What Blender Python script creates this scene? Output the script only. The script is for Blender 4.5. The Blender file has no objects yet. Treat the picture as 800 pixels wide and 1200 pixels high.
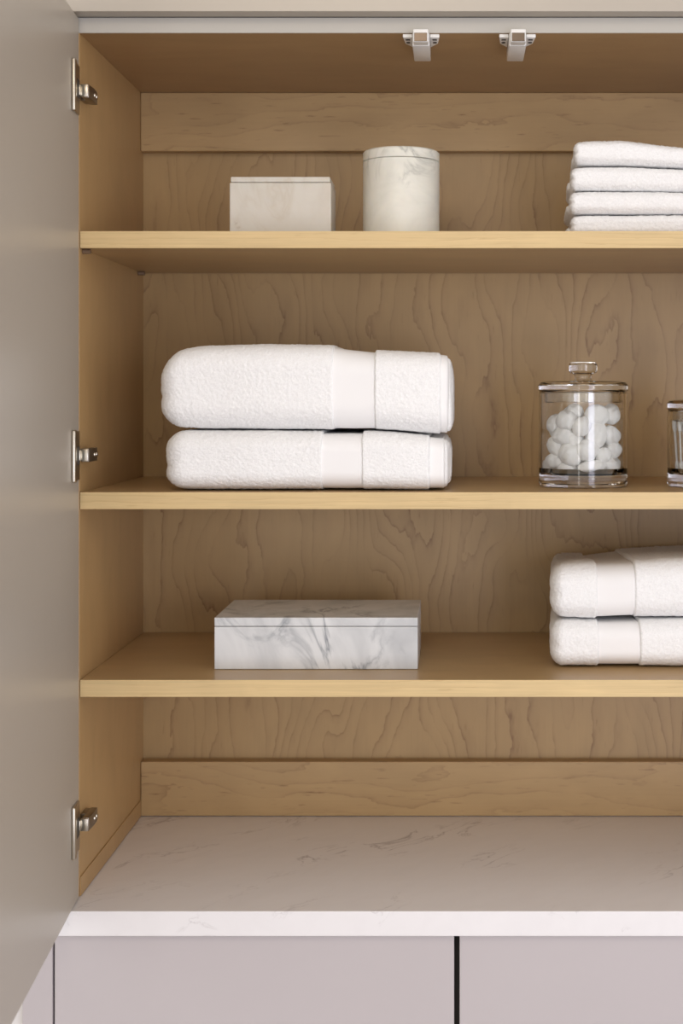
import bpy, bmesh, math, random
import numpy as np
from mathutils import Vector, Matrix

random.seed(4)
S = bpy.context.scene
COL = S.collection
R = math.radians

# ------------------------------------------------------------------ camera
EYE = 1.5                       # camera height; x = 0 is the camera axis, y = 0 the cabinet face
cam = bpy.data.cameras.new('camera')
cam.sensor_fit = 'HORIZONTAL'
cam.sensor_width = 24.0
cam.lens = 48.0
cam.shift_x = -134.0 / 800.0
cam.shift_y = -133.0 / 800.0
cam.clip_start = 0.05
cam.dof.use_dof = True
cam.dof.focus_distance = 1.63
cam.dof.aperture_fstop = 5.0
camo = bpy.data.objects.new('camera', cam)
camo.location = (0, -1.6, EYE)
camo.rotation_euler = (R(90), 0, 0)
COL.objects.link(camo)
S.camera = camo

# ------------------------------------------------------------------ light
S.view_settings.view_transform = 'Standard'
S.view_settings.look = 'None'
S.view_settings.gamma = 1.0
S.view_settings.exposure = 0.6
w = bpy.data.worlds.new('room_daylight')
S.world = w
w.use_nodes = True
bg = w.node_tree.nodes['Background']
bg.inputs['Color'].default_value = (1.0, 0.965, 0.93, 1)
bg.inputs['Strength'].default_value = 0.84


def area(name, loc, target, sx, sy, power, color):
    l = bpy.data.lights.new(name, 'AREA')
    l.shape = 'RECTANGLE'
    l.size, l.size_y = sx, sy
    l.energy = power
    l.color = color
    o = bpy.data.objects.new(name, l)
    o.location = loc
    d = Vector(target) - Vector(loc)
    o.rotation_euler = d.to_track_quat('-Z', 'Y').to_euler()
    COL.objects.link(o)
    return o


area('assumed_window_light', (1.15, -3.2, 1.05), (0.1, 0, 1.1), 0.9, 1.6, 17, (0.77, 0.80, 1.0))  # added cool area light for an assumed window out of view; no window modelled
area('assumed_window_light', (-0.78, -3.2, 1.25), (0.0, 0, 1.2), 0.16, 1.5, 2.6, (1.0, 0.97, 0.93))  # narrow added strip light, assumed as a second unseen window behind the camera
area('assumed_ceiling_lamp', (-0.2, -1.5, 2.42), (0.0, 0.0, 1.4), 0.6, 0.6, 5, (1.0, 0.85, 0.66))  # added warm area light; a ceiling lamp overhead is assumed, none is built


# ------------------------------------------------------------------ materials
def new_mat(name):
    m = bpy.data.materials.new(name)
    m.use_nodes = True
    nt = m.node_tree
    b = nt.nodes['Principled BSDF']
    return m, nt, b


def N(nt, typ, **kw):
    n = nt.nodes.new(typ)
    for k, v in kw.items():
        setattr(n, k, v)
    return n


def L(nt, a, b):
    nt.links.new(a, b)


def mapped(nt, scale, rot=(0, 0, 0), loc=(0, 0, 0)):
    """object coordinates, turned first and stretched afterwards"""
    tc = N(nt, 'ShaderNodeTexCoord')
    out = tc.outputs['Object']
    if any(rot):
        m0 = N(nt, 'ShaderNodeMapping')
        m0.inputs['Rotation'].default_value = rot
        L(nt, out, m0.inputs['Vector'])
        out = m0.outputs['Vector']
    mp = N(nt, 'ShaderNodeMapping')
    mp.inputs['Scale'].default_value = scale
    mp.inputs['Location'].default_value = loc
    L(nt, out, mp.inputs['Vector'])
    return mp.outputs['Vector']


def noise(nt, vec, scale, detail=2.0, rough=0.5, dist=0.0):
    n = N(nt, 'ShaderNodeTexNoise')
    n.inputs['Scale'].default_value = scale
    n.inputs['Detail'].default_value = detail
    n.inputs['Roughness'].default_value = rough
    n.inputs['Distortion'].default_value = dist
    L(nt, vec, n.inputs['Vector'])
    return n.outputs['Fac']


def math_(nt, op, a, b=None, c=None):
    n = N(nt, 'ShaderNodeMath', operation=op)
    for i, v in enumerate((a, b, c)):
        if v is None:
            continue
        if isinstance(v, (int, float)):
            n.inputs[i].default_value = v
        else:
            L(nt, v, n.inputs[i])
    return n.outputs[0]


def ramp(nt, fac, stops):
    r = N(nt, 'ShaderNodeValToRGB')
    e = r.color_ramp.elements
    while len(e) < len(stops):
        e.new(0.5)
    for i, (p, c) in enumerate(stops):
        e[i].position = p
        e[i].color = (c, c, c, 1) if isinstance(c, (int, float)) else tuple(c) + (1,)
    L(nt, fac, r.inputs[0])
    return r.outputs[0]


def mix(nt, fac, a, b, mode='MIX'):
    n = N(nt, 'ShaderNodeMix', data_type='RGBA', blend_type=mode)
    for sock, v in ((0, fac), (6, a), (7, b)):
        if isinstance(v, (int, float)):
            n.inputs[sock].default_value = v
        elif isinstance(v, tuple):
            n.inputs[sock].default_value = v + (1,)
        else:
            L(nt, v, n.inputs[sock])
    return n.outputs[2]


def bump(nt, bsdf, h, strength, dist):
    b = N(nt, 'ShaderNodeBump')
    b.inputs['Strength'].default_value = strength
    b.inputs['Distance'].default_value = dist
    L(nt, h, b.inputs['Height'])
    L(nt, b.outputs[0], bsdf.inputs['Normal'])


def maple(name, axis, base, dark, lines=0.5, rings=6.0, rough=0.38, seed=0.0, streak=0.10,
          across=14.0, along=3.2, drift=20.0, fleck=0.3):
    """maple veneer: soft mottling, fine streaks, thin jagged growth lines and short flecks along one axis"""
    m, nt, b = new_mat(name)

    def sc(a, l):
        return tuple(l if 'XYZ'[i] == axis else a for i in range(3))
    loc = (seed, seed * 1.7, seed * 0.6)
    v1 = mapped(nt, sc(across, along), loc=loc)
    vj = mapped(nt, sc(95, 26), loc=loc)
    vf = mapped(nt, sc(380, 30), loc=loc)
    vs = mapped(nt, sc(520, 9), loc=loc)
    vm = mapped(nt, sc(9, 4), loc=loc)
    field = noise(nt, v1, 1.0, 1.0, 0.4, 0.2)
    jag = noise(nt, vj, 1.0, 2.5, 0.6)
    tc = N(nt, 'ShaderNodeTexCoord')
    sep = N(nt, 'ShaderNodeSeparateXYZ')
    L(nt, tc.outputs['Object'], sep.inputs[0])
    cross = sep.outputs['X'] if axis == 'Z' else (sep.outputs['Z'] if axis == 'X' else sep.outputs['X'])
    if name == 'maple_side_veneer' or name in ('maple_ceiling_veneer', 'maple_shelf_veneer'):
        cross = sep.outputs['Y']
    f = math_(nt, 'MULTIPLY_ADD', field, rings, math_(nt, 'MULTIPLY', cross, drift))
    f = math_(nt, 'MULTIPLY_ADD', jag, 0.60, f)
    fr = math_(nt, 'FRACT', f)
    line = ramp(nt, fr, [(0.0, 1.0), (0.05, 0.55), (0.14, 0.20), (0.6, 0.0)])
    lm = ramp(nt, noise(nt, vm, 2.2, 3.0), [(0.36, 0.12), (0.60, 1.0)])
    lf = math_(nt, 'MULTIPLY', math_(nt, 'MULTIPLY', line, lm), lines)
    fl = ramp(nt, noise(nt, vf, 1.0, 2.0), [(0.66, 0.0), (0.76, 1.0)])
    lf = math_(nt, 'MULTIPLY_ADD', math_(nt, 'MULTIPLY', fl, lm), fleck, lf)
    lf = math_(nt, 'MINIMUM', lf, 1.0)
    st = noise(nt, vs, 1.0, 3.0, 0.6)
    mot = noise(nt, vm, 2.4, 3.0, 0.5, 0.6)
    tone = math_(nt, 'MULTIPLY_ADD', math_(nt, 'SUBTRACT', st, 0.5), streak,
                 math_(nt, 'MULTIPLY_ADD', math_(nt, 'SUBTRACT', mot, 0.5), 0.24, 1.0))
    c1 = mix(nt, lf, base, dark)
    hsv = N(nt, 'ShaderNodeHueSaturation')
    L(nt, tone, hsv.inputs['Value'])
    L(nt, c1, hsv.inputs['Color'])
    L(nt, hsv.outputs[0], b.inputs['Base Color'])
    b.inputs['Roughness'].default_value = rough
    b.inputs['Specular IOR Level'].default_value = 0.35
    bump(nt, b, st, 0.06, 0.0006)
    return m


WB = (0.445, 0.298, 0.140)
WD = (0.20, 0.10, 0.045)
M = {}
M['back'] = maple('maple_back_veneer', 'Z', WB, WD, lines=0.78, rings=8, seed=1.3, along=4.6, across=13, drift=42, fleck=0.5)
M['side'] = maple('maple_side_veneer', 'Z', (0.48, 0.305, 0.138), WD, lines=0.10, rings=3, seed=5.1, across=8, fleck=0.12)
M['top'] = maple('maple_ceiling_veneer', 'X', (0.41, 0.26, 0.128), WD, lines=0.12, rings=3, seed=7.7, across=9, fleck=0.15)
M['rail'] = maple('maple_rail_horizontal', 'X', (0.49, 0.33, 0.16), WD, lines=0.42, rings=4, seed=2.9, across=14, along=5, drift=30, fleck=0.9)
M['shelf'] = maple('maple_shelf_veneer', 'X', (0.475, 0.315, 0.152), WD, lines=0.10, rings=3, seed=9.4, across=9, fleck=0.15, rough=0.30)
M['edge'] = maple('maple_edge_band', 'X', (0.66, 0.49, 0.25), (0.36, 0.20, 0.07), lines=0.40, rings=2.5,
                  seed=3.3, streak=0.30, across=60, along=3.0, drift=150, rough=0.42, fleck=0.35)


def paint(name, col, rough=0.4, spec=0.4):
    m, nt, b = new_mat(name)
    v = mapped(nt, (1, 1, 1))
    n1 = noise(nt, v, 900, 2)
    n2 = noise(nt, v, 6, 2)
    c = mix(nt, n2, tuple(x * 0.985 for x in col), tuple(min(1, x * 1.015) for x in col))
    L(nt, c, b.inputs['Base Color'])
    b.inputs['Roughness'].default_value = rough
    b.inputs['Specular IOR Level'].default_value = spec
    bump(nt, b, n1, 0.04, 0.0003)
    return m


M['paint'] = paint('greige_satin_paint', (0.46, 0.415, 0.355), 0.34, 0.45)
M['paint_light'] = paint('pale_grey_paint', (0.50, 0.48, 0.44), 0.5, 0.3)
M['base_paint'] = paint('base_greige_paint', (0.525, 0.48, 0.485), 0.42, 0.3)
M['wall'] = paint('white_wall_paint', (0.78, 0.75, 0.73), 0.8, 0.2)
M['ceiling'] = paint('white_ceiling_paint', (0.8, 0.79, 0.77), 0.9, 0.1)
M['gap'] = paint('carcass_gap_shade', (0.06, 0.055, 0.05), 0.7, 0.1)  # carcass coloured near-black so the door gaps read as shade


def marble(name, base, vein, scale, amount, rot=(0, 0.6, 0.5), stretch=(1, 1, 1), rough=0.3, cloud=0.06,
           width=0.05, spots=0.0, spotcol=(0.2, 0.13, 0.05), sss=0.0, seed=0.0, mask=(0.45, 0.68)):
    m, nt, b = new_mat(name)
    v = mapped(nt, stretch, rot, (seed, seed * 0.7, seed * 1.9))
    f = noise(nt, v, scale, 5, 0.58, 0.9)
    d = math_(nt, 'ABSOLUTE', math_(nt, 'SUBTRACT', f, 0.5))
    line = ramp(nt, d, [(0.0, 1.0), (width * 0.35, 0.45), (width, 0.0)])
    msk = ramp(nt, noise(nt, v, scale * 0.55, 3), [(mask[0], 0.0), (mask[1], 1.0)])
    lf = math_(nt, 'MULTIPLY', math_(nt, 'MULTIPLY', line, msk), amount)
    cl = ramp(nt, noise(nt, v, scale * 1.3, 4, 0.6, 0.6), [(0.42, 0.0), (0.75, 1.0)])
    lf = math_(nt, 'ADD', lf, math_(nt, 'MULTIPLY', cl, cloud))
    c = mix(nt, lf, base, vein)
    if spots:
        sp = ramp(nt, noise(nt, v, scale * 1.9, 5, 0.65, 0.4), [(0.63, 0.0), (0.74, 1.0)])
        c = mix(nt, math_(nt, 'MULTIPLY', sp, spots), c, spotcol)
    L(nt, c, b.inputs['Base Color'])
    b.inputs['Roughness'].default_value = rough
    b.inputs['Specular IOR Level'].default_value = 0.4
    if sss:
        b.inputs['Subsurface Weight'].default_value = sss
        b.inputs['Subsurface Radius'].default_value = (0.012, 0.009, 0.006)
        b.inputs['Subsurface Scale'].default_value = 1.0
    return m


M['counter'] = marble('white_quartz_counter', (0.84, 0.815, 0.82), (0.36, 0.32, 0.33), 16.0, 0.75,
                      rot=(0, 0.35, -0.75), stretch=(0.55, 1.7, 1.4), rough=0.36, cloud=0.05, width=0.024, mask=(0.53, 0.68))
M['marble'] = marble('white_grey_veined_marble', (0.72, 0.735, 0.745), (0.20, 0.22, 0.25), 9, 1.0,
                     rot=(0, 0.35, 0.2), stretch=(1.5, 1, 0.7), rough=0.26, cloud=0.42, width=0.045, seed=3.1, mask=(0.47, 0.62))
M['canister'] = marble('white_green_grey_marble', (0.81, 0.80, 0.72), (0.32, 0.32, 0.28), 14, 0.75,
                       rough=0.34, cloud=0.22, width=0.045, seed=2.2, sss=0.2)
M['alabaster'] = marble('cream_alabaster', (0.66, 0.63, 0.565), (0.50, 0.42, 0.32), 11, 0.5,
                        rough=0.38, cloud=0.40, width=0.06, spots=0.9, spotcol=(0.24, 0.17, 0.07), seed=8.1, sss=0.3)


def simple(name, col, rough, metal=0.0, spec=0.5):
    m, nt, b = new_mat(name)
    v = mapped(nt, (1, 1, 1))
    n1 = noise(nt, v, 400, 2)
    L(nt, mix(nt, n1, tuple(x * 0.96 for x in col), col), b.inputs['Base Color'])
    b.inputs['Roughness'].default_value = rough
    b.inputs['Metallic'].default_value = metal
    b.inputs['Specular IOR Level'].default_value = spec
    return m


M['nickel'] = simple('satin_nickel', (0.62, 0.57, 0.48), 0.28, 1.0)
M['nickel_shade'] = simple('shaded_nickel_steel', (0.34, 0.30, 0.25), 0.36, 1.0)  # darker copy of the satin nickel, shade put into its colour
M['bronze'] = simple('brown_steel_plate', (0.105, 0.082, 0.066), 0.3, 1.0)
M['plastic'] = simple('white_latch_plastic', (0.82, 0.81, 0.79), 0.35)
M['dark'] = simple('dark_recess_shade', (0.05, 0.045, 0.04), 0.6)  # near-black colour standing in for the shade inside recesses
M['pin'] = simple('brown_shelf_pin', (0.20, 0.13, 0.08), 0.5)
M['paper'] = simple('white_paper_stick', (0.84, 0.82, 0.80), 0.7)
M['floor'] = simple('pale_floor_tile', (0.34, 0.31, 0.29), 0.5)


def terry():
    m, nt, b = new_mat('white_terry_cloth')
    v = mapped(nt, (1, 1, 1))
    n1 = noise(nt, v, 560, 3, 0.75)
    n2 = noise(nt, v, 1500, 2, 0.6)
    h = math_(nt, 'ADD', n1, math_(nt, 'MULTIPLY', n2, 0.5))
    c = ramp(nt, n1, [(0.25, (0.86, 0.86, 0.86)), (0.6, (0.975, 0.975, 0.975))])
    L(nt, c, b.inputs['Base Color'])
    b.inputs['Roughness'].default_value = 0.95
    b.inputs['Specular IOR Level'].default_value = 0.1
    b.inputs['Sheen Weight'].default_value = 0.15
    bump(nt, b, h, 0.7, 0.0009)
    return m


def smooth_cotton(name, col, sc, strength):
    m, nt, b = new_mat(name)
    v = mapped(nt, (1, 1, 1))
    n1 = noise(nt, v, sc, 3, 0.6)
    L(nt, mix(nt, n1, tuple(x * 0.96 for x in col), col), b.inputs['Base Color'])
    b.inputs['Roughness'].default_value = 0.8
    b.inputs['Specular IOR Level'].default_value = 0.15
    b.inputs['Sheen Weight'].default_value = 0.1
    bump(nt, b, n1, strength, 0.0006)
    return m


M['terry'] = terry()
M['band'] = smooth_cotton('white_woven_band', (0.92, 0.915, 0.915), 1400, 0.22)
M['cotton'] = smooth_cotton('cotton_wool', (0.95, 0.945, 0.93), 330, 0.4)


def glass():
    m, nt, b = new_mat('clear_jar_glass')
    v = mapped(nt, (1, 1, 1))
    n1 = noise(nt, v, 20, 1)
    L(nt, mix(nt, n1, (0.985, 0.995, 0.985), (0.995, 1.0, 0.995)), b.inputs['Base Color'])
    b.inputs['Roughness'].default_value = 0.0
    b.inputs['IOR'].default_value = 1.47
    b.inputs['Transmission Weight'].default_value = 1.0
    return m


M['glass'] = glass()

# ------------------------------------------------------------------ scene helpers


def thing(name, label, cat, loc, group=None):
    o = bpy.data.objects.new(name, None)
    o.empty_display_size = 0.02
    o.location = loc
    COL.objects.link(o)
    o['label'] = label
    o['category'] = cat
    if group:
        o['group'] = group
    return o


def world_loc(o):
    v = Vector((0, 0, 0))
    while o:
        v += o.location
        o = o.parent
    return v


def emit(name, bm, mat, parent=None, smooth=False, loc=None):
    """link a bmesh given in world coordinates as one mesh object; parent keeps world place"""
    me = bpy.data.meshes.new(name)
    off = world_loc(parent) if parent else Vector((0, 0, 0))
    if loc is not None:
        off = Vector(loc)
    bmesh.ops.translate(bm, verts=bm.verts, vec=-off)
    bmesh.ops.recalc_face_normals(bm, faces=bm.faces)
    bm.to_mesh(me)
    bm.free()
    me.materials.append(mat)
    if smooth:
        me.polygons.foreach_set('use_smooth', [True] * len(me.polygons))
        if smooth != 'all':
            me.set_sharp_from_angle(angle=R(12 if smooth == 'crisp' else 30))
    o = bpy.data.objects.new(name, me)
    if parent:
        o.parent = parent
    elif loc is not None:
        o.location = loc
    COL.objects.link(o)
    return o


def add_box(bm, x0, x1, y0, y1, z0, z1, bev=0.0, seg=2, xf=None):
    t = bmesh.new()
    bmesh.ops.create_cube(t, size=1)
    for v in t.verts:
        v.co = ((x0 + x1) / 2 + v.co.x * (x1 - x0), (y0 + y1) / 2 + v.co.y * (y1 - y0), (z0 + z1) / 2 + v.co.z * (z1 - z0))
    if bev:
        bmesh.ops.bevel(t, geom=list(t.edges), offset=bev, segments=seg, profile=0.5, affect='EDGES')
    if xf:
        for v in t.verts:
            v.co = xf(v.co)
    me = bpy.data.meshes.new('tmp')
    t.to_mesh(me)
    t.free()
    bm.from_mesh(me)
    bpy.data.meshes.remove(me)
    return bm


def box(*a, **k):
    return add_box(bmesh.new(), *a, **k)


def lathe(profile, cx, cy, seg=64, closed=False):
    """revolve a list of (r, z); r == 0 ends make poles"""
    bm = bmesh.new()
    rings = []
    for r, z in profile:
        if r < 1e-6:
            rings.append([bm.verts.new((cx, cy, z))])
        else:
            rings.append([bm.verts.new((cx + r * math.cos(2 * math.pi * k / seg), cy + r * math.sin(2 * math.pi * k / seg), z))
                          for k in range(seg)])
    pairs = list(zip(rings[:-1], rings[1:]))
    if closed:
        pairs.append((rings[-1], rings[0]))
    for a, b in pairs:
        for k in range(seg):
            k2 = (k + 1) % seg
            if len(a) == 1 and len(b) == 1:
                continue
            if len(a) == 1:
                bm.faces.new((a[0], b[k], b[k2]))
            elif len(b) == 1:
                bm.faces.new((a[k], b[0], a[k2]))
            else:
                bm.faces.new((a[k], b[k], b[k2], a[k2]))
    return bm


def prism(pts, z0, z1, bev=0.0):
    bm = bmesh.new()
    f = bm.faces.new([bm.verts.new((x, y, z0)) for x, y in pts])
    r = bmesh.ops.extrude_face_region(bm, geom=[f])
    for g in r['geom']:
        if isinstance(g, bmesh.types.BMVert):
            g.co.z = z1
    if bev:
        bmesh.ops.bevel(bm, geom=list(bm.edges), offset=bev, segments=2, profile=0.5, affect='EDGES')
    return bm


def structure(o):
    o['kind'] = 'structure'
    return o


rngp = np.random.default_rng(3)


# value noise in numpy
def vnoise(p, scale, seed=0):
    q = p / scale + 1000.0 + seed * 17.31
    i = np.floor(q).astype(np.int64)
    f = q - i
    f = f * f * (3 - 2 * f)

    def h(a, b, c):
        n = (a * 73856093) ^ (b * 19349663) ^ (c * 83492791) ^ (seed * 2654435)
        n = (n ^ (n >> 13)) * 1274126177
        n = n & 0x7fffffff
        n = ((n >> 11) ^ n) * 668265263
        return ((n & 0xffffff) / float(0xffffff)) * 2 - 1
    out = 0
    for dx in (0, 1):
        for dy in (0, 1):
            for dz in (0, 1):
                wgt = (f[:, 0] if dx else 1 - f[:, 0]) * (f[:, 1] if dy else 1 - f[:, 1]) * (f[:, 2] if dz else 1 - f[:, 2])
                out = out + wgt * h(i[:, 0] + dx, i[:, 1] + dy, i[:, 2] + dz)
    return out


def pillow(name, mat, parent, x, y, z, rad, step, deform=None, pile=0.0, lump=0.0, seed=0, rear_step=None, zmin=None):
    """rounded box surface (dense grid), rad = (rx, ry, rz); deform(P) on the clean shape, then pile displacement"""
    lo = np.array([x[0], y[0], z[0]])
    hi = np.array([x[1], y[1], z[1]])
    c = (lo + hi) / 2
    h = (hi - lo) / 2
    rad_hi = rad[3] if len(rad) > 3 else rad[0]
    r0 = np.minimum(np.array(rad[:3]), h * 0.999)
    st = [step, rear_step or step, step]
    ax = []
    for k in range(3):
        n = max(3, int(round(2 * h[k] / st[k])))
        ax.append(np.linspace(-h[k], h[k], n + 1))
    P, F, base = [], [], 0
    for k in range(3):
        a, b = [(1, 2), (2, 0), (0, 1)][k]
        for s in (-1, 1):
            A, B = np.meshgrid(ax[a], ax[b], indexing='ij')
            g = np.zeros((A.size, 3))
            g[:, a] = A.ravel()
            g[:, b] = B.ravel()
            g[:, k] = s * h[k]
            na, nb = A.shape
            ii, jj = np.meshgrid(np.arange(na - 1), np.arange(nb - 1), indexing='ij')
            q = np.stack([ii * nb + jj, (ii + 1) * nb + jj, (ii + 1) * nb + jj + 1, ii * nb + jj + 1], -1).reshape(-1, 4)
            if s < 0:
                q = q[:, ::-1]
            F.append(q + base)
            P.append(g)
            base += len(g)
    P = np.concatenate(P)
    F = np.concatenate(F)
    key = np.round(P * 1e6).astype(np.int64)
    _, idx, inv = np.unique(key, axis=0, return_index=True, return_inverse=True)
    P = P[idx]
    F = inv.reshape(-1)[F]
    r = np.repeat(r0[None, :], len(P), 0)
    r[P[:, 0] > 0, 0] = min(rad_hi, h[0] * 0.999)
    inner = np.clip(P, -(h - r), h - r)
    d = (P - inner) / r
    ln = np.maximum(np.linalg.norm(d, axis=1, keepdims=True), 1e-9)
    P = inner + d / ln * r + c
    if deform:
        P = deform(P)
    me = bpy.data.meshes.new(name)
    off = np.array(world_loc(parent)) if parent else np.zeros(3)

    def build(P):
        me.clear_geometry()
        me.vertices.add(len(P))
        me.vertices.foreach_set('co', (P - off).ravel())
        me.loops.add(len(F) * 4)
        me.loops.foreach_set('vertex_index', F.ravel())
        me.polygons.add(len(F))
        me.polygons.foreach_set('loop_start', np.arange(len(F)) * 4)
        me.update(calc_edges=True)
    build(P)
    if pile or lump:
        nr = np.zeros(len(P) * 3, dtype=np.float32)
        me.vertices.foreach_get('normal', nr)
        nr = nr.reshape(-1, 3)
        amt = lump * vnoise(P, 0.05, seed) + lump * 0.12 * vnoise(P, 0.018, seed + 1)
        if pile:
            amt = amt + pile * 0.5 * vnoise(P, 0.0029, seed + 2) + pile * rngp.uniform(-1, 1, len(P))
        P = P + nr * amt[:, None]
        if zmin is not None:
            P[:, 2] = np.maximum(P[:, 2], zmin + 0.0002 + 0.0003 * np.abs(vnoise(P, 0.003, 5)))
        build(P)
    me.materials.append(mat)
    me.polygons.foreach_set('use_smooth', [True] * len(me.polygons))
    o = bpy.data.objects.new(name, me)
    if parent:
        o.parent = parent
    COL.objects.link(o)
    return o


# ------------------------------------------------------------------ the room
IL, IR = -0.441, 0.472            # inner faces of the cabinet sides
BACK = 0.328                      # back panel face
CT = EYE - 0.5847                 # counter top height
CEIL = EYE + 0.428                # underside of the cabinet top
structure(emit('floor', box(-2.4, 2.4, -3.8, 0.36, -0.05, 0.0), M['floor']))
structure(emit('ceiling', box(-2.4, 2.4, -3.8, 0.46, 2.5, 2.55), M['ceiling']))
structure(emit('wall_left', box(-2.4, -0.4985, -0.02, 0.46, 0.001, 2.499), M['wall']))
structure(emit('wall_right', box(0.532, 2.4, -0.02, 0.46, 0.001, 2.499), M['wall']))
structure(emit('wall_back', box(-0.4975, 0.531, 0.362, 0.46, 0.001, 2.499), M['wall']))

# ------------------------------------------------------------------ upper cabinet
cab = thing('linen_cabinet', 'built-in maple linen cabinet with greige door open at left and three shelves', 'cabinet', (0, 0, CT + 0.0005))
emit('side_panel', box(IL - 0.019, IL, 0.0, BACK, CT + 0.0006, CEIL + 0.0185, 0.0006), M['side'], cab)
emit('side_panel', box(IR, IR + 0.019, 0.0, BACK, CT + 0.0006, CEIL + 0.0185, 0.0006), M['side'], cab)
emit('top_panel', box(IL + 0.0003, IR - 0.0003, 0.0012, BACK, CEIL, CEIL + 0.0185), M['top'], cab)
emit('back_panel', box(IL - 0.018, IR + 0.018, BACK + 0.0003, BACK + 0.012, CT + 0.001, CEIL + 0.018), M['back'], cab)
emit('top_rail', box(IL + 0.0005, IR - 0.0005, BACK - 0.019, BACK - 0.0002, EYE + 0.346, CEIL - 0.0004, 0.0008), M['rail'], cab)
emit('bottom_rail', box(IL + 0.0008, IR - 0.0005, BACK - 0.019, BACK - 0.0002, CT + 0.001, EYE - 0.508, 0.0008), M['rail'], cab)
o = emit('side_strip', box(IL + 0.0002, IL + 0.0014, 0.002, BACK - 0.0196, CT + 0.001, CT + 0.0235, 0.0004), M['side'], cab)
emit('face_rail', box(IL - 0.019, IR + 0.019, -0.0012, 0.0008, CEIL + 0.0002, CEIL + 0.0180), M['paint_light'], cab)['label'] = 'pale grey painted strip along the top front edge'
emit('fascia_panel', box(-0.4975, 0.531, -0.025, -0.0015, CEIL + 0.0186, 2.4985, 0.0008), M['paint'], cab)['label'] = 'greige painted panel above the opening'

SH = [EYE + 0.196, EYE - 0.110, EYE - 0.330]      # shelf top heights
TH = 0.0195
for i, zt in enumerate(SH):
    s = emit('shelf', box(IL + 0.0008, IR - 0.0008, 0.0012, BACK - 0.0015, zt - TH, zt), M['shelf'], cab)
    e = emit('edge_band', box(IL + 0.0008, IR - 0.0008, 0.0, 0.0011, zt - TH - 0.0001, zt + 0.0001), M['edge'], s)
    e['label'] = 'pale maple edging'
    for yy in ((0.012, BACK - 0.035) if i == 0 else ()):
        p = bmesh.new()
        bmesh.ops.create_cone(p, cap_ends=True, segments=12, radius1=0.0028, radius2=0.0028, depth=0.0095,
                              matrix=Matrix.Translation((IL + 0.0053, yy, zt - TH - 0.0030)) @ Matrix.Rotation(R(90), 4, 'Y'))
        emit('shelf_pin', p, M['pin'], s, True)

# door, opened a little past the reach of its frame; u runs from the hinge edge to the free edge
hp = Vector((IL + 0.0006, -0.0045, 0))
du = Vector((0.08375, -1, 0)).normalized()
dn = Vector((1, 0.08375, 0)).normalized()


def dxf(c):
    """door local (u along width, n out of the inner face, z) to world"""
    return hp + du * c[0] + dn * c[1] + Vector((0, 0, c[2]))


door = emit('door', box(0.0, 0.452, -0.020, 0.0, CT + 0.0018, CEIL + 0.0160, 0.0012, xf=dxf), M['paint'], cab)
door['label'] = 'flat greige painted door standing open'

for hz in (EYE + 0.3575, EYE - 0.0660, EYE - 0.4950):
    # flange and cup on the door, then arm and mounting plate on the cabinet side
    bm = bmesh.new()
    add_box(bm, 0.010, 0.036, 0.0001, 0.0030, hz - 0.0285, hz + 0.0285, 0.0009, xf=dxf)
    add_box(bm, 0.034, 0.0455, 0.0001, 0.0046, hz - 0.0300, hz + 0.0300, 0.0018, 3, xf=dxf)
    hg = emit('hinge', bm, M['nickel'], cab, True)
    hg['label'] = 'nickel concealed hinge'
    cup = emit('cup_shade', box(0.014, 0.033, 0.0031, 0.0036, hz - 0.0105, hz + 0.0105, xf=dxf), M['dark'], hg)  # flat dark plate painted as the shade inside the hollow cup
    x0, x1 = -0.4355, -0.4268
    bm = bmesh.new()
    add_box(bm, x0, x1, -0.0165, -0.0135, hz - 0.0072, hz + 0.0072, 0.0008)
    add_box(bm, x0 - 0.0042, x0 + 0.0008, -0.0200, -0.0150, hz - 0.0060, hz + 0.0060, 0.0008)
    emit('link', bm, M['nickel'], hg, True)
    bm = bmesh.new()
    pts = [(x0 + 0.0008, -0.0133), (x1 + 0.0004, -0.0133), (x1 + 0.0010, 0.010), (x1 - 0.0002, 0.0275), (x0 + 0.0008, 0.0275)]
    bm2 = prism(pts, hz - 0.0078, hz + 0.0078, 0.0007)
    arm = emit('arm', bm2, M['nickel_shade'], hg, True)
    bm = bmesh.new()
    add_box(bm, IL + 0.0002, x0 + 0.0006, 0.004, 0.0265, hz - 0.0072, hz + 0.0072, 0.0005)
    emit('mounting_plate', bm, M['nickel_shade'], hg, True)
    for yy in (0.0110, 0.0195):
        sm = bmesh.new()
        bmesh.ops.create_cone(sm, cap_ends=True, segments=14, radius1=0.0031, radius2=0.0027, depth=0.0012,
                              matrix=Matrix.Translation((x1 + 0.0014, yy, hz)) @ Matrix.Rotation(R(90), 4, 'Y'))
        emit('screw', sm, M['nickel'], hg, True)

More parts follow.
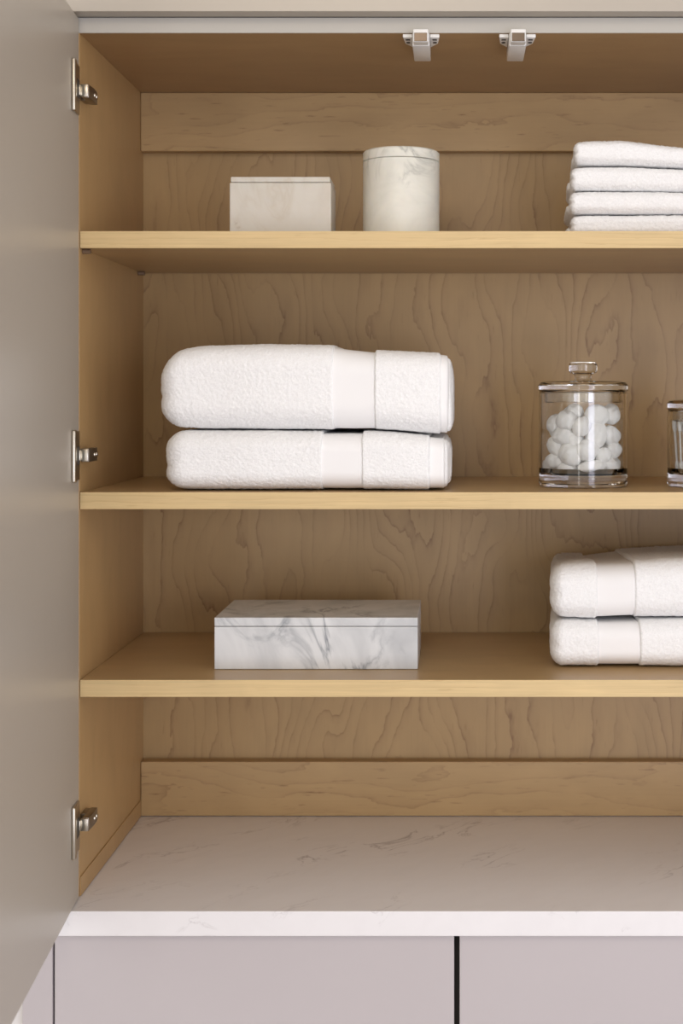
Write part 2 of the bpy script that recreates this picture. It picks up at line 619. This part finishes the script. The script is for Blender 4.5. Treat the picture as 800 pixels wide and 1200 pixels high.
for cx in (-0.0408, 0.0722):
    cb = bmesh.new()
    add_box(cb, cx - 0.0100, cx + 0.0100, -0.004, 0.070, CEIL - 0.0158, CEIL - 0.0004, 0.0012)
    lat = emit('touch_latch', cb, M['plastic'], cab, True)
    lat['label'] = 'white plastic magnetic touch latch under the cabinet top'
    fl = prism([(cx - 0.0215, 0.0015), (cx - 0.0104, 0.0015), (cx - 0.0104, 0.048), (cx - 0.0195, 0.030)], CEIL - 0.0046, CEIL - 0.0003, 0.0008)
    emit('flange', fl, M['plastic'], lat, True)
    fl = prism([(cx + 0.0104, 0.0015), (cx + 0.0215, 0.0015), (cx + 0.0195, 0.030), (cx + 0.0104, 0.048)], CEIL - 0.0046, CEIL - 0.0003, 0.0008)
    emit('flange', fl, M['plastic'], lat, True)
    tb = bmesh.new()
    add_box(tb, cx - 0.0088, cx + 0.0088, -0.020, -0.0042, CEIL - 0.0152, CEIL - 0.0002, 0.0012)
    tip = emit('plunger', tb, M['plastic'], lat, True)
    emit('magnet_plate', box(cx - 0.0074, cx + 0.0074, -0.0208, -0.0201, CEIL - 0.0146, CEIL - 0.0048, 0.0003), M['bronze'], lat)
    for sx in (-1, 1):
        sm = bmesh.new()
        bmesh.ops.create_cone(sm, cap_ends=True, segments=14, radius1=0.0024, radius2=0.0024, depth=0.0008,
                              matrix=Matrix.Translation((cx + sx * 0.0158, 0.023, CEIL - 0.0051)))
        emit('screw', sm, M['dark'], lat)
        add = box(cx + sx * 0.0158 - 0.0026, cx + sx * 0.0158 + 0.0026, 0.0085, 0.0125, CEIL - 0.0053, CEIL - 0.0047)
        emit('slot_shade', add, M['dark'], lat)  # solid dark block in place of the shade in an open slot

# ------------------------------------------------------------------ countertop and base cabinet
ct = emit('countertop', box(-0.4965, 0.530, -0.0434, 0.3280, CT - 0.0285, CT, 0.0009), M['counter'], loc=(0, 0.14, CT - 0.0285))
ct['label'] = 'white marbled countertop slab below the shelves'
ct['category'] = 'countertop'

bc = thing('base_cabinet', 'greige base cabinet with flat doors under the marbled countertop', 'cabinet', (0, 0.14, 0.0005))
ZT = CT - 0.0290
FY = -0.035
emit('carcass', box(-0.4608, 0.496, FY + 0.021, 0.355, 0.09, ZT - 0.001), M['gap'], bc)
emit('plinth', box(-0.4608, 0.496, 0.03, 0.05, 0.001, 0.0895), M['base_paint'], bc)
emit('end_panel', box(-0.4970, -0.4622, FY, 0.355, 0.001, ZT - 0.0006, 0.001), M['base_paint'], bc)
emit('end_panel', box(0.4970, 0.5300, FY, 0.355, 0.001, ZT - 0.0006, 0.001), M['base_paint'], bc)
emit('cabinet_door', box(-0.4598, -0.0020, FY, FY + 0.020, 0.095, ZT - 0.0022, 0.001), M['base_paint'], bc)
emit('cabinet_door', box(0.0042, 0.4955, FY, FY + 0.020, 0.095, ZT - 0.0022, 0.001), M['base_paint'], bc)

# ------------------------------------------------------------------ marble pieces
z1, z2, z3 = (s + 0.0003 for s in SH)
# long box on the lower shelf
mb = thing('marble_box', 'long low marble box with grey veins and flat lid on lower shelf', 'box', (-0.170, 0.136, z3))
bm = box(-0.2940, -0.0464, 0.062, 0.210, z3, z3 + 0.0518, 0.0010)
emit('box_body', bm, M['marble'], mb)
bm = box(-0.2940, -0.0464, 0.062, 0.210, z3 + 0.0524, z3 + 0.0630, 0.0010)
add_box(bm, -0.287, -0.053, 0.069, 0.203, z3 + 0.0519, z3 + 0.0526)
emit('lid', bm, M['marble'], mb)

# alabaster box on the top shelf
ab = thing('alabaster_box', 'small cream alabaster box with thin lid and brown flecks on top shelf', 'box', (-0.216, 0.112, z1))
emit('box_body', box(-0.2785, -0.1535, 0.080, 0.145, z1, z1 + 0.0695, 0.0014), M['alabaster'], ab)
emit('lid', box(-0.2772, -0.1550, 0.0808, 0.1442, z1 + 0.0700, z1 + 0.0768, 0.0012), M['alabaster'], ab)

# canister
ccx, ccy, rr = -0.0691, 0.127, 0.0483
cn = thing('marble_canister', 'round white marble canister with flat lid on top shelf', 'canister', (ccx, ccy, z1))
emit('canister_body', lathe([(0, z1), (rr - .002, z1), (rr, z1 + .002), (rr, z1 + .1005), (rr - .0008, z1 + .1012), (0, z1 + .1012)], ccx, ccy, 96), M['canister'], cn, 'crisp')
emit('lid', lathe([(0, z1 + .1017), (rr - .0008, z1 + .1017), (rr, z1 + .1024), (rr, z1 + .1128), (rr - .0018, z1 + .1146), (0, z1 + .1146)], ccx, ccy, 96), M['canister'], cn, 'crisp')


# ------------------------------------------------------------------ towels
def prof(xs, ys):
    xs, ys = np.array(xs), np.array(ys)

    def f(x):
        # smooth-ish interpolation
        t = sum(np.interp(x + d, xs, ys) for d in (-0.008, -0.004, 0, 0.004, 0.008)) / 5
        return t
    return f


def warp(z0, z1, top, bot, side=None, xend=None, front=None, seed=0):
    def d(P):
        P = P.copy()
        t = (P[:, 2] - z0) / (z1 - z0)
        b, tp = bot(P[:, 0]), top(P[:, 0])
        # rear rises and falls a little so that the folds do not look machined
        dep = np.clip((P[:, 1] - 0.03) / 0.2, 0, 1)
        tp = tp + 0.0025 * dep * vnoise(P * np.array([1, 1, 0]), 0.09, seed + 9)
        P[:, 2] = b + t * (tp - b)
        if side is not None:
            zc, dx, wd = side
            for zz in zc:
                near = np.exp(-((P[:, 0] - xend) / 0.012) ** 2)
                zmid = b + zz * (tp - b)
                P[:, 0] += dx * near * np.exp(-((P[:, 2] - zmid) / wd) ** 2)
        if front is not None:
            fy, amp = front
            near = np.exp(-((P[:, 1] - fy) / 0.012) ** 2)
            P[:, 1] += near * amp * vnoise(P * np.array([0.6, 0, 1]), 0.035, seed + 5)
        return P
    return d


PILE = 0.00055
S0 = 0.00135


def X(px, y):
    return (px - 534) / (1600 / (1.6 + y))


def Zp(py, y):
    return EYE + (467 - py) / (1600 / (1.6 + y))


# --- two bath towels, middle shelf
FYT = 0.010


def bath_towel(label, pts, top, bot, layers, seed):
    """pts: px of left end, band start, band end, pile end, hem end"""
    xs = [X(p, FYT) for p in pts]
    tp = prof([X(a, FYT) for a, _ in top], [Zp(b, FYT) for _, b in top])
    bt = prof([X(a, FYT) for a, _ in bot], [Zp(b, FYT) for _, b in bot])
    zb, zt = 0.0, 0.09
    yb = 0.288
    t = thing('bath_towel', label, 'towel', ((xs[0] + xs[4]) / 2, 0.15, float(min(bt(np.linspace(xs[0], xs[4], 30))))),
              'folded bath towels on the middle shelf')
    w1 = warp(zb, zt, tp, bt, ((0.42,), 0.0015, 0.005), xs[0], (FYT, 0.001), seed)
    pillow('pile', M['terry'], t, (xs[0], xs[1]), (FYT, yb), (zb, zt), (0.026, 0.030, 0.027, 0.0025), S0, w1, PILE, 0.0009, seed, 0.003, zmin=SH[1])

    def inset(P, q):
        return warp(zb, zt, lambda x: tp(x) - q, lambda x: bt(x) + 0.0012, None, None, (FYT, 0.001), seed)(P)
    pillow('woven_band', M['band'], t, (xs[1] - 0.006, xs[2] + 0.004), (FYT + 0.0022, yb - 0.004), (zb, zt), (0.002, 0.030, 0.029), 0.0025,
           lambda P: inset(P, 0.0030), 0, 0.0006, seed, 0.004, zmin=SH[1])
    w2 = warp(zb, zt, tp, bt, None, None, (FYT, 0.001), seed + 3)
    pillow('pile_border', M['terry'], t, (xs[2], xs[3]), (FYT - 0.0005, yb - 0.002), (zb, zt), (0.0025, 0.030, 0.027), S0, w2, PILE, 0.0008, seed + 4, 0.003, zmin=SH[1])
    # hem, then the nested inner folds that show at the open right end
    pillow('hem', M['band'], t, (xs[3] - 0.004, xs[4] - 0.003), (FYT + 0.0025, yb - 0.006), (zb, zt), (0.0022, 0.028, 0.027), 0.0025,
           lambda P: inset(P, 0.002), 0, 0.0008, seed + 6, 0.005, zmin=SH[1])
    for k in range(layers):
        dx = (0.0005, 0.0022, 0.0036)[k]
        pillow('fold_layer', M['terry'], t, (xs[3] - 0.002, xs[4] + dx), (FYT + 0.012 + 0.014 * k, yb - 0.010 - 0.004 * k),
               (zb + 0.002 + 0.002 * k, zt - 0.002 - 0.003 * k), (0.0035, 0.020, 0.024), 0.0022,
               lambda P: inset(P, 0.002), PILE * 0.8, 0.0016, seed + 10 + k, 0.006, zmin=SH[1])
    return t


bath_towel('white folded bath towel lying on top of the wide pair on the middle shelf', (183, 391, 437, 517, 529),
           [(180, 424), (190, 417), (205, 409), (230, 404), (300, 402), (391, 403), (400, 405), (437, 409), (517, 413), (534, 417)],
           [(180, 497), (195, 500), (240, 502.5), (391, 503.5), (437, 503.5), (470, 505), (517, 508.5), (534, 510)], 2, 11)
bath_towel('white folded bath towel at the bottom of the wide pair on the middle shelf', (189, 378, 422, 504, 525),
           [(186, 508), (200, 505), (240, 505), (378, 505.6), (437, 505.8), (470, 507.5), (517, 512), (534, 513.5)],
           [(186, 574.9), (534, 574.9)], 3, 31)

# --- two hand towels at the right of the lower shelf
FYH = 0.060


def hand_towel(label, pts, top, bot, seed, rear):
    xs = [X(p, FYH) for p in pts]
    tp0 = prof([X(a, FYH) for a, _ in top], [Zp(b, FYH) for _, b in top])
    bt = prof([X(a, FYH) for a, _ in bot], [Zp(b, FYH) for _, b in bot])
    zb, zt = 0.0, 0.06
    yb = 0.292
    t = thing('hand_towel', label, 'towel', ((xs[0] + xs[3]) / 2, 0.17, float(bt(np.array([xs[1]]))[0])),
              'folded towels at the right of the lower shelf')

    def rise(P, w):
        """rear sinks a little and the left end turns away from the front corner"""
        Q = w(P)
        dep = np.clip((P[:, 1] - 0.10) / 0.12, 0, 1)
        tt = (P[:, 2] - zb) / (zt - zb)
        Q[:, 2] += rear * dep * tt * (1.0 + 0.5 * vnoise(P * np.array([1, 0.4, 0]), 0.06, seed + 40))
        near = np.clip(1 - (P[:, 0] - xs[0]) / 0.055, 0, 1)
        Q[:, 0] += near * 0.075 * np.clip(P[:, 1] - FYH - 0.02, 0, 1)
        return Q
    w1 = warp(zb, zt, tp0, bt, ((0.5,), 0.0012, 0.006), xs[0], (FYH, 0.001), seed)
    pillow('pile', M['terry'], t, (xs[0], xs[1]), (FYH, yb), (zb, zt), (0.016, 0.026, 0.022, 0.002), S0, lambda P: rise(P, w1), PILE, 0.0009, seed, 0.003, zmin=SH[2])
    wb = warp(zb, zt, lambda x: tp0(x) - 0.0032, lambda x: bt(x) + 0.0012, None, None, (FYH, 0.001), seed)
    pillow('woven_band', M['band'], t, (xs[1] - 0.006, xs[2] + 0.004), (FYH + 0.0022, yb - 0.004), (zb, zt), (0.002, 0.026, 0.022), 0.0025,
           lambda P: rise(P, wb), 0, 0.0007, seed, 0.004, zmin=SH[2])
    w2 = warp(zb, zt, tp0, bt, None, None, (FYH, 0.001), seed + 3)
    pillow('pile_border', M['terry'], t, (xs[2], xs[3]), (FYH - 0.0005, yb), (zb, zt), (0.0025, 0.026, 0.022), S0, lambda P: rise(P, w2), PILE, 0.0011, seed + 4, 0.003, zmin=SH[2])
    return t


hand_towel('white folded towel with smooth band on top of the pair on the lower shelf', (645, 701, 743, 905),
           [(640, 668), (655, 664), (680, 661), (701, 661), (743, 659), (800, 655), (900, 655)],
           [(640, 725), (701, 727), (743, 725.5), (800, 725.5), (900, 725.5)], 51, -0.007)
hand_towel('white folded towel with smooth band beneath another on the lower shelf', (645, 703, 749, 905),
           [(640, 729), (701, 730), (743, 728.5), (800, 728.5), (900, 728.5)],
           [(640, 783.6), (900, 783.6)], 71, -0.006)

# --- four wash cloths on the top shelf
FYW = 0.060
wl_ = [('lowest', 271.5, 252.5, 668, 81), ('third from the top', 252, 225.5, 667, 84), ('second from the top', 225, 195.0, 668, 87), ('topmost', 194.5, 164, 672, 90)]
zbase = z1
ztab = [z1, Zp(251.0, FYW), Zp(223.5, FYW), Zp(194.0, FYW), Zp(164, FYW)]
for k, (nm, b_, t_, lx, sd) in enumerate(wl_):
    x0 = X(lx, FYW)
    x1 = 0.335
    zb, zt = 0.0, 0.03
    drop = [0.0, 0.0015, 0.004, 0.010]
    d0, d1 = (drop[k - 1] if k else 0.0), drop[k]
    tp = prof([x0, x0 + 0.02, 0.205, 0.24, 0.30, 0.34], [ztab[k + 1] - 0.0015 - 0.0002, ztab[k + 1] + (0.0 if k < 3 else 0.0005), ztab[k + 1] + (0.001 if k == 3 else -0.0002),
                                              ztab[k + 1] - d1 * 0.35, ztab[k + 1] - d1, ztab[k + 1] - d1 * 1.3])
    lift = 0.0009 if k == 3 else 0.0
    bt = prof([x0, x0 + 0.02, 0.205, 0.24, 0.30, 0.34], [ztab[k] + lift + 0.0020, ztab[k] + lift + 0.0018, ztab[k] + lift + 0.0016, ztab[k] + lift + 0.0016 - d0 * 0.35, ztab[k] + lift + 0.0016 - d0, ztab[k] + lift + 0.0016 - d0 * 1.3])
    t = thing('wash_cloth', 'white terry wash cloth, %s of the four on the top shelf' % nm, 'towel',
              ((x0 + x1) / 2, 0.15, ztab[k] + 0.0003), 'stack of wash cloths on the top shelf')
    wf = warp(zb, zt, tp, bt, ((0.5,), 0.0018, 0.0022), x0, (FYW, 0.0015), sd)

    def lean(f, x0=x0):
        def g(P):
            Q = f(P)
            Q[:, 0] += np.clip(1 - (P[:, 0] - x0) / 0.06, 0, 1) * 0.07 * np.clip(P[:, 1] - FYW, 0, 1)
            return Q
        return g
    yf = FYW + (0.002, 0.0, 0.001, 0.0)[k]
    pillow('cloth_fold', M['terry'], t, (x0, x1), (yf, 0.245), (zb, zt), (0.007, 0.013, 0.011), S0, lean(wf), PILE, 0.0003, sd, 0.003, zmin=SH[0])
    # the folded-in rear leaf pokes out a little further at the left
    wr = warp(zb, zt, lambda x: tp(x) - 0.002, lambda x: bt(x) + 0.001, None, None, None, sd)
    pillow('rear_leaf', M['terry'], t, (x0 - 0.002 - 0.0012 * (3 - k), x0 + 0.03), (yf + 0.05, 0.242), (0.005, 0.023), (0.006, 0.014, 0.009), 0.0022, lean(wr), PILE, 0.0007, sd + 1, 0.004, zmin=SH[0])


# ------------------------------------------------------------------ glass jars
def jar(name, label, cx, cy, z, ro, ri, h, base, knob=True):
    t = thing(name, label, 'jar', (cx, cy, z))
    p = [(0, z), (ro - .003, z), (ro - .0008, z + .001), (ro, z + .004), (ro, z + h - .0012), (ro - .0008, z + h), (ri + .0008, z + h), (ri, z + h - .001),
         (ri, z + base + .008), (ri - .003, z + base + .0025), (ri - .009, z + base), (0, z + base)]
    emit('glass_body', lathe(p, cx, cy, 96), M['glass'], t, 'crisp')
    zl = z + h + 0.0004
    rl = ro + 0.0008
    pl = [(0, zl - 0.0135), (ri - .0042, zl - 0.0135), (ri - .0030, zl - .0125), (ri - .0030, zl), (rl - .002, zl), (rl, zl + .002), (rl, zl + .0085), (rl - .003, zl + .0118), (rl - .008, zl + .0130), (0.014, zl + .0135)]
    if knob:
        pl += [(0.0118, zl + .0142), (0.0105, zl + .0165), (0.0103, zl + .0205), (0.0118, zl + .0222), (0.0140, zl + .0228), (0.0165, zl + .0240), (0.0178, zl + .0262), (0.0178, zl + .0340),
               (0.0168, zl + .0362), (0.0150, zl + .0372), (0, zl + .0372)]
    else:
        pl += [(0, zl + .0135)]
    # hollow underside of the lid: a solid disc with an inner plug wall
    pl = [(0, zl + .0030), (ri - .0062, zl + .0030), (ri - .0062, zl - .0128), (ri - .0055, zl - .0135)] + pl[1:]
    lid = emit('lid', lathe(pl, cx, cy, 96), M['glass'], t, 'crisp')
    return t


JX, JY = 0.1597, 0.1165
JH = 0.1176
jar('glass_jar', 'lidded clear glass jar with round knob, full of cotton balls', JX, JY, z2, 0.0555, 0.0518, JH, 0.0150)
J2X, J2Y = 0.3095, 0.110
jar('glass_jar', 'smaller clear glass jar of cotton swabs cut by the right picture edge', J2X, J2Y, z2, 0.0445, 0.0412, 0.0945, 0.0150)

# cotton balls: the ones seen at the front are placed from the photograph, the rest packed behind
rng = np.random.default_rng(7)


def jp(px, py, y):
    return (X(px, y), y, Zp(py, y))


seen = [  # px, py, y, semi x, semi z, tilt
    (641, 499, 0.095, 8.5, 13, 8), (652, 510, 0.082, 12, 11.5, -25), (662, 494, 0.084, 11, 11.5, 20), (671, 480, 0.098, 12, 9.5, -12),
    (682, 501, 0.080, 9.5, 12, 18), (700, 484, 0.086, 13, 13, 10), (720, 486, 0.092, 10.5, 11.5, 20), (699, 512, 0.0765, 12, 16.0, 12),
    (720, 511, 0.086, 10.5, 11.5, 0), (665, 532, 0.0765, 13.5, 14, 5), (689, 527, 0.0785, 12, 12.5, -25), (643, 525, 0.090, 9.5, 12.5, -35),
    (646, 539, 0.094, 10, 8.5, 20), (693, 546, 0.0775, 15.5, 8.5, -10), (717, 544, 0.086, 11.5, 8.5, 28), (720, 527, 0.092, 9.5, 10, 0),
    (704, 471, 0.104, 11.5, 8.5, 12), (716, 469, 0.112, 8.5, 9, -15), (706, 534, 0.082, 8.5, 9.0, 0), (664, 546, 0.092, 11.5, 7, 0),
    (672, 514, 0.088, 9, 9.5, 0)]
balls = []
for px, py, y, a, c, tl in seen:
    s = 1600 / (1.6 + y)
    balls.append([*jp(px, py, y), 1.08 * a / s, 1.08 * c / s, tl])
nfix = len(balls)
pos = np.array([b[:3] for b in balls])
rad = np.array([(b[3] + b[4]) / 2 for b in balls])
zlo = z2 + 0.0150
nb = 24
p2 = np.stack([JX + rng.uniform(-.03, .03, nb), JY + rng.uniform(-0.005, .036, nb), zlo + rng.uniform(.012, .085, nb)], 1)
r2 = rng.uniform(0.0108, 0.0125, nb)
P = np.concatenate([pos, p2])
RR = np.concatenate([rad, r2])
for it in range(260):
    for i in range(len(P)):
        d = P[i] - P
        dist = np.linalg.norm(d, axis=1) + 1e-9
        ov = (RR[i] + RR) * 0.86 - dist
        ov[i] = 0
        sel = ov > 0
        if sel.any():
            push = (d[sel] / dist[sel, None] * ov[sel, None] * 0.5).sum(0)
            P[i] += push * (0.07 if i < nfix else 0.6)
        if i < nfix:
            P[i] += (pos[i] - P[i]) * 0.06
        else:
            P[i][2] -= 0.0002
        v = P[i, :2] - np.array([JX, JY])
        l = np.linalg.norm(v)
        mx = 0.0512 - RR[i] * 1.0
        if l > mx:
            P[i, :2] -= v / l * (l - mx)
        P[i][2] = min(max(P[i][2], zlo + RR[i] * (0.9 if i >= nfix else 0.72)), z2 + 0.104 - RR[i])


def ball_mesh(seed):
    bm = bmesh.new()
    bmesh.ops.create_icosphere(bm, subdivisions=4, radius=1.0)
    V = np.array([v.co[:] for v in bm.verts])
    n = 0.12 * vnoise(V, 0.85, seed) + 0.05 * vnoise(V, 0.35, seed + 1) + 0.02 * vnoise(V, 0.12, seed + 2)
    V = V * (0.97 + n)[:, None]
    # a soft crease where the wool was rolled up
    ang = rng.uniform(0, 6.28)
    axis = np.array([math.cos(ang), math.sin(ang), 0.4])
    V = V * (1 - 0.09 * np.exp(-((V @ axis) / 0.13) ** 2))[:, None]
    for v, c in zip(bm.verts, V):
        v.co = c
    me = bpy.data.meshes.new('cotton_ball')
    bm.to_mesh(me)
    bm.free()
    me.materials.append(M['cotton'])
    me.polygons.foreach_set('use_smooth', [True] * len(me.polygons))
    return me


BALL = ['against the left glass of the jar, highest on that side', 'at the left front of the jar, level with its middle',
        'left of the centre of the jar, upper half', 'at the top left of the heap in the jar', 'upright in the middle of the jar, just above half height',
        'large and round near the top right of the heap', 'against the right glass of the jar, highest on that side',
        'tall and egg-shaped at the front, right of the centre of the jar', 'against the right glass of the jar at half height',
        'largest at the front, low and left of the centre of the jar', 'tilted at the front, low in the centre of the jar',
        'against the left glass of the jar, below half height', 'at the bottom left corner of the heap',
        'lying flat at the front on the floor of the jar', 'tilted upward at the bottom right of the heap',
        'shaded one low against the right glass of the jar', 'peeking out at the very top of the heap, centre right',
        'small at the very top right of the heap', 'small, wedged low between larger ones right of centre',
        'flat at the jar floor, left of centre, mostly covered', 'small, wedged in the gap at the centre of the heap']
bmeshes = [ball_mesh(200 + 7 * k) for k in range(8)]
for i in range(len(P)):
    o = bpy.data.objects.new('cotton_ball', bmeshes[i % 8])
    if i < nfix:
        a, c, tl = balls[i][3:]
        o.scale = (a, min((a + c) / 2, 0.0125), c)
        o.rotation_euler = (0, R(tl), 0)
    else:
        q = RR[i]
        o.scale = (q * 0.95, q * 0.95, q * 1.05)
        o.rotation_euler = (rng.uniform(0, 6), rng.uniform(0, 6), rng.uniform(0, 6))
    o.location = P[i]
    o['label'] = 'cotton ball ' + BALL[i] if i < nfix else 'white cotton ball hidden behind the front ones in the larger glass jar'
    o['category'] = 'cotton ball'
    o['group'] = 'cotton balls in the glass jar'
    COL.objects.link(o)

# cotton swabs leaning in the second jar
ln = 0.0625
stick = lathe([(0, 0), (0.0011, 0), (0.0011, ln), (0, ln)], 0, 0, 10)
sme = bpy.data.meshes.new('stick')
stick.to_mesh(sme)
stick.free()
sme.materials.append(M['paper'])
tipb = lathe([(0, -0.0015), (0.0014, -0.0012), (0.0022, 0.0015), (0.0026, 0.006), (0.0024, 0.010), (0.0016, 0.0132), (0, 0.0142)], 0, 0, 14)
tme = bpy.data.meshes.new('tip')
tipb.to_mesh(tme)
tipb.free()
tme.materials.append(M['cotton'])
tme.polygons.foreach_set('use_smooth', [True] * len(tme.polygons))
zs = z2 + 0.0152
placed = []
tries = 0
while len(placed) < 44 and tries < 6000:
    tries += 1
    a, q = rng.uniform(0, 2 * math.pi), math.sqrt(rng.uniform(0, 1))
    rb, rt = 0.033 * q, 0.0375 * q
    bx, by = J2X + rb * math.cos(a), J2Y + rb * math.sin(a)
    a2 = a + rng.uniform(-0.12, 0.12)
    tx, ty = J2X + rt * math.cos(a2), J2Y + rt * math.sin(a2)
    if all(math.hypot(bx - p[0], by - p[1]) > 0.0052 and math.hypot(tx - p[2], ty - p[3]) > 0.0056 for p in placed):
        placed.append((bx, by, tx, ty))
for bx, by, tx, ty in placed:
    zb_ = zs + 0.0025 + rng.uniform(0, 0.001)
    dirv = Vector((tx - bx, ty - by, 0.060)).normalized()
    o = bpy.data.objects.new('cotton_swab', sme)
    o.location = (bx, by, zb_)
    o.rotation_mode = 'QUATERNION'
    o.rotation_quaternion = dirv.to_track_quat('Z', 'Y')
    o['label'] = 'cotton swab on a thin white stick upright in the smaller glass jar'
    o['category'] = 'cotton swab'
    o['group'] = 'cotton swabs in the smaller glass jar'
    COL.objects.link(o)
    t1 = bpy.data.objects.new('cotton_tip', tme)
    t1.parent = o
    t1.location = (0, 0, ln - 0.0115)
    COL.objects.link(t1)
    t2 = bpy.data.objects.new('cotton_tip', tme)
    t2.parent = o
    t2.location = (0, 0, 0.0115)
    t2.rotation_euler = (math.pi, 0, 0)
    COL.objects.link(t2)
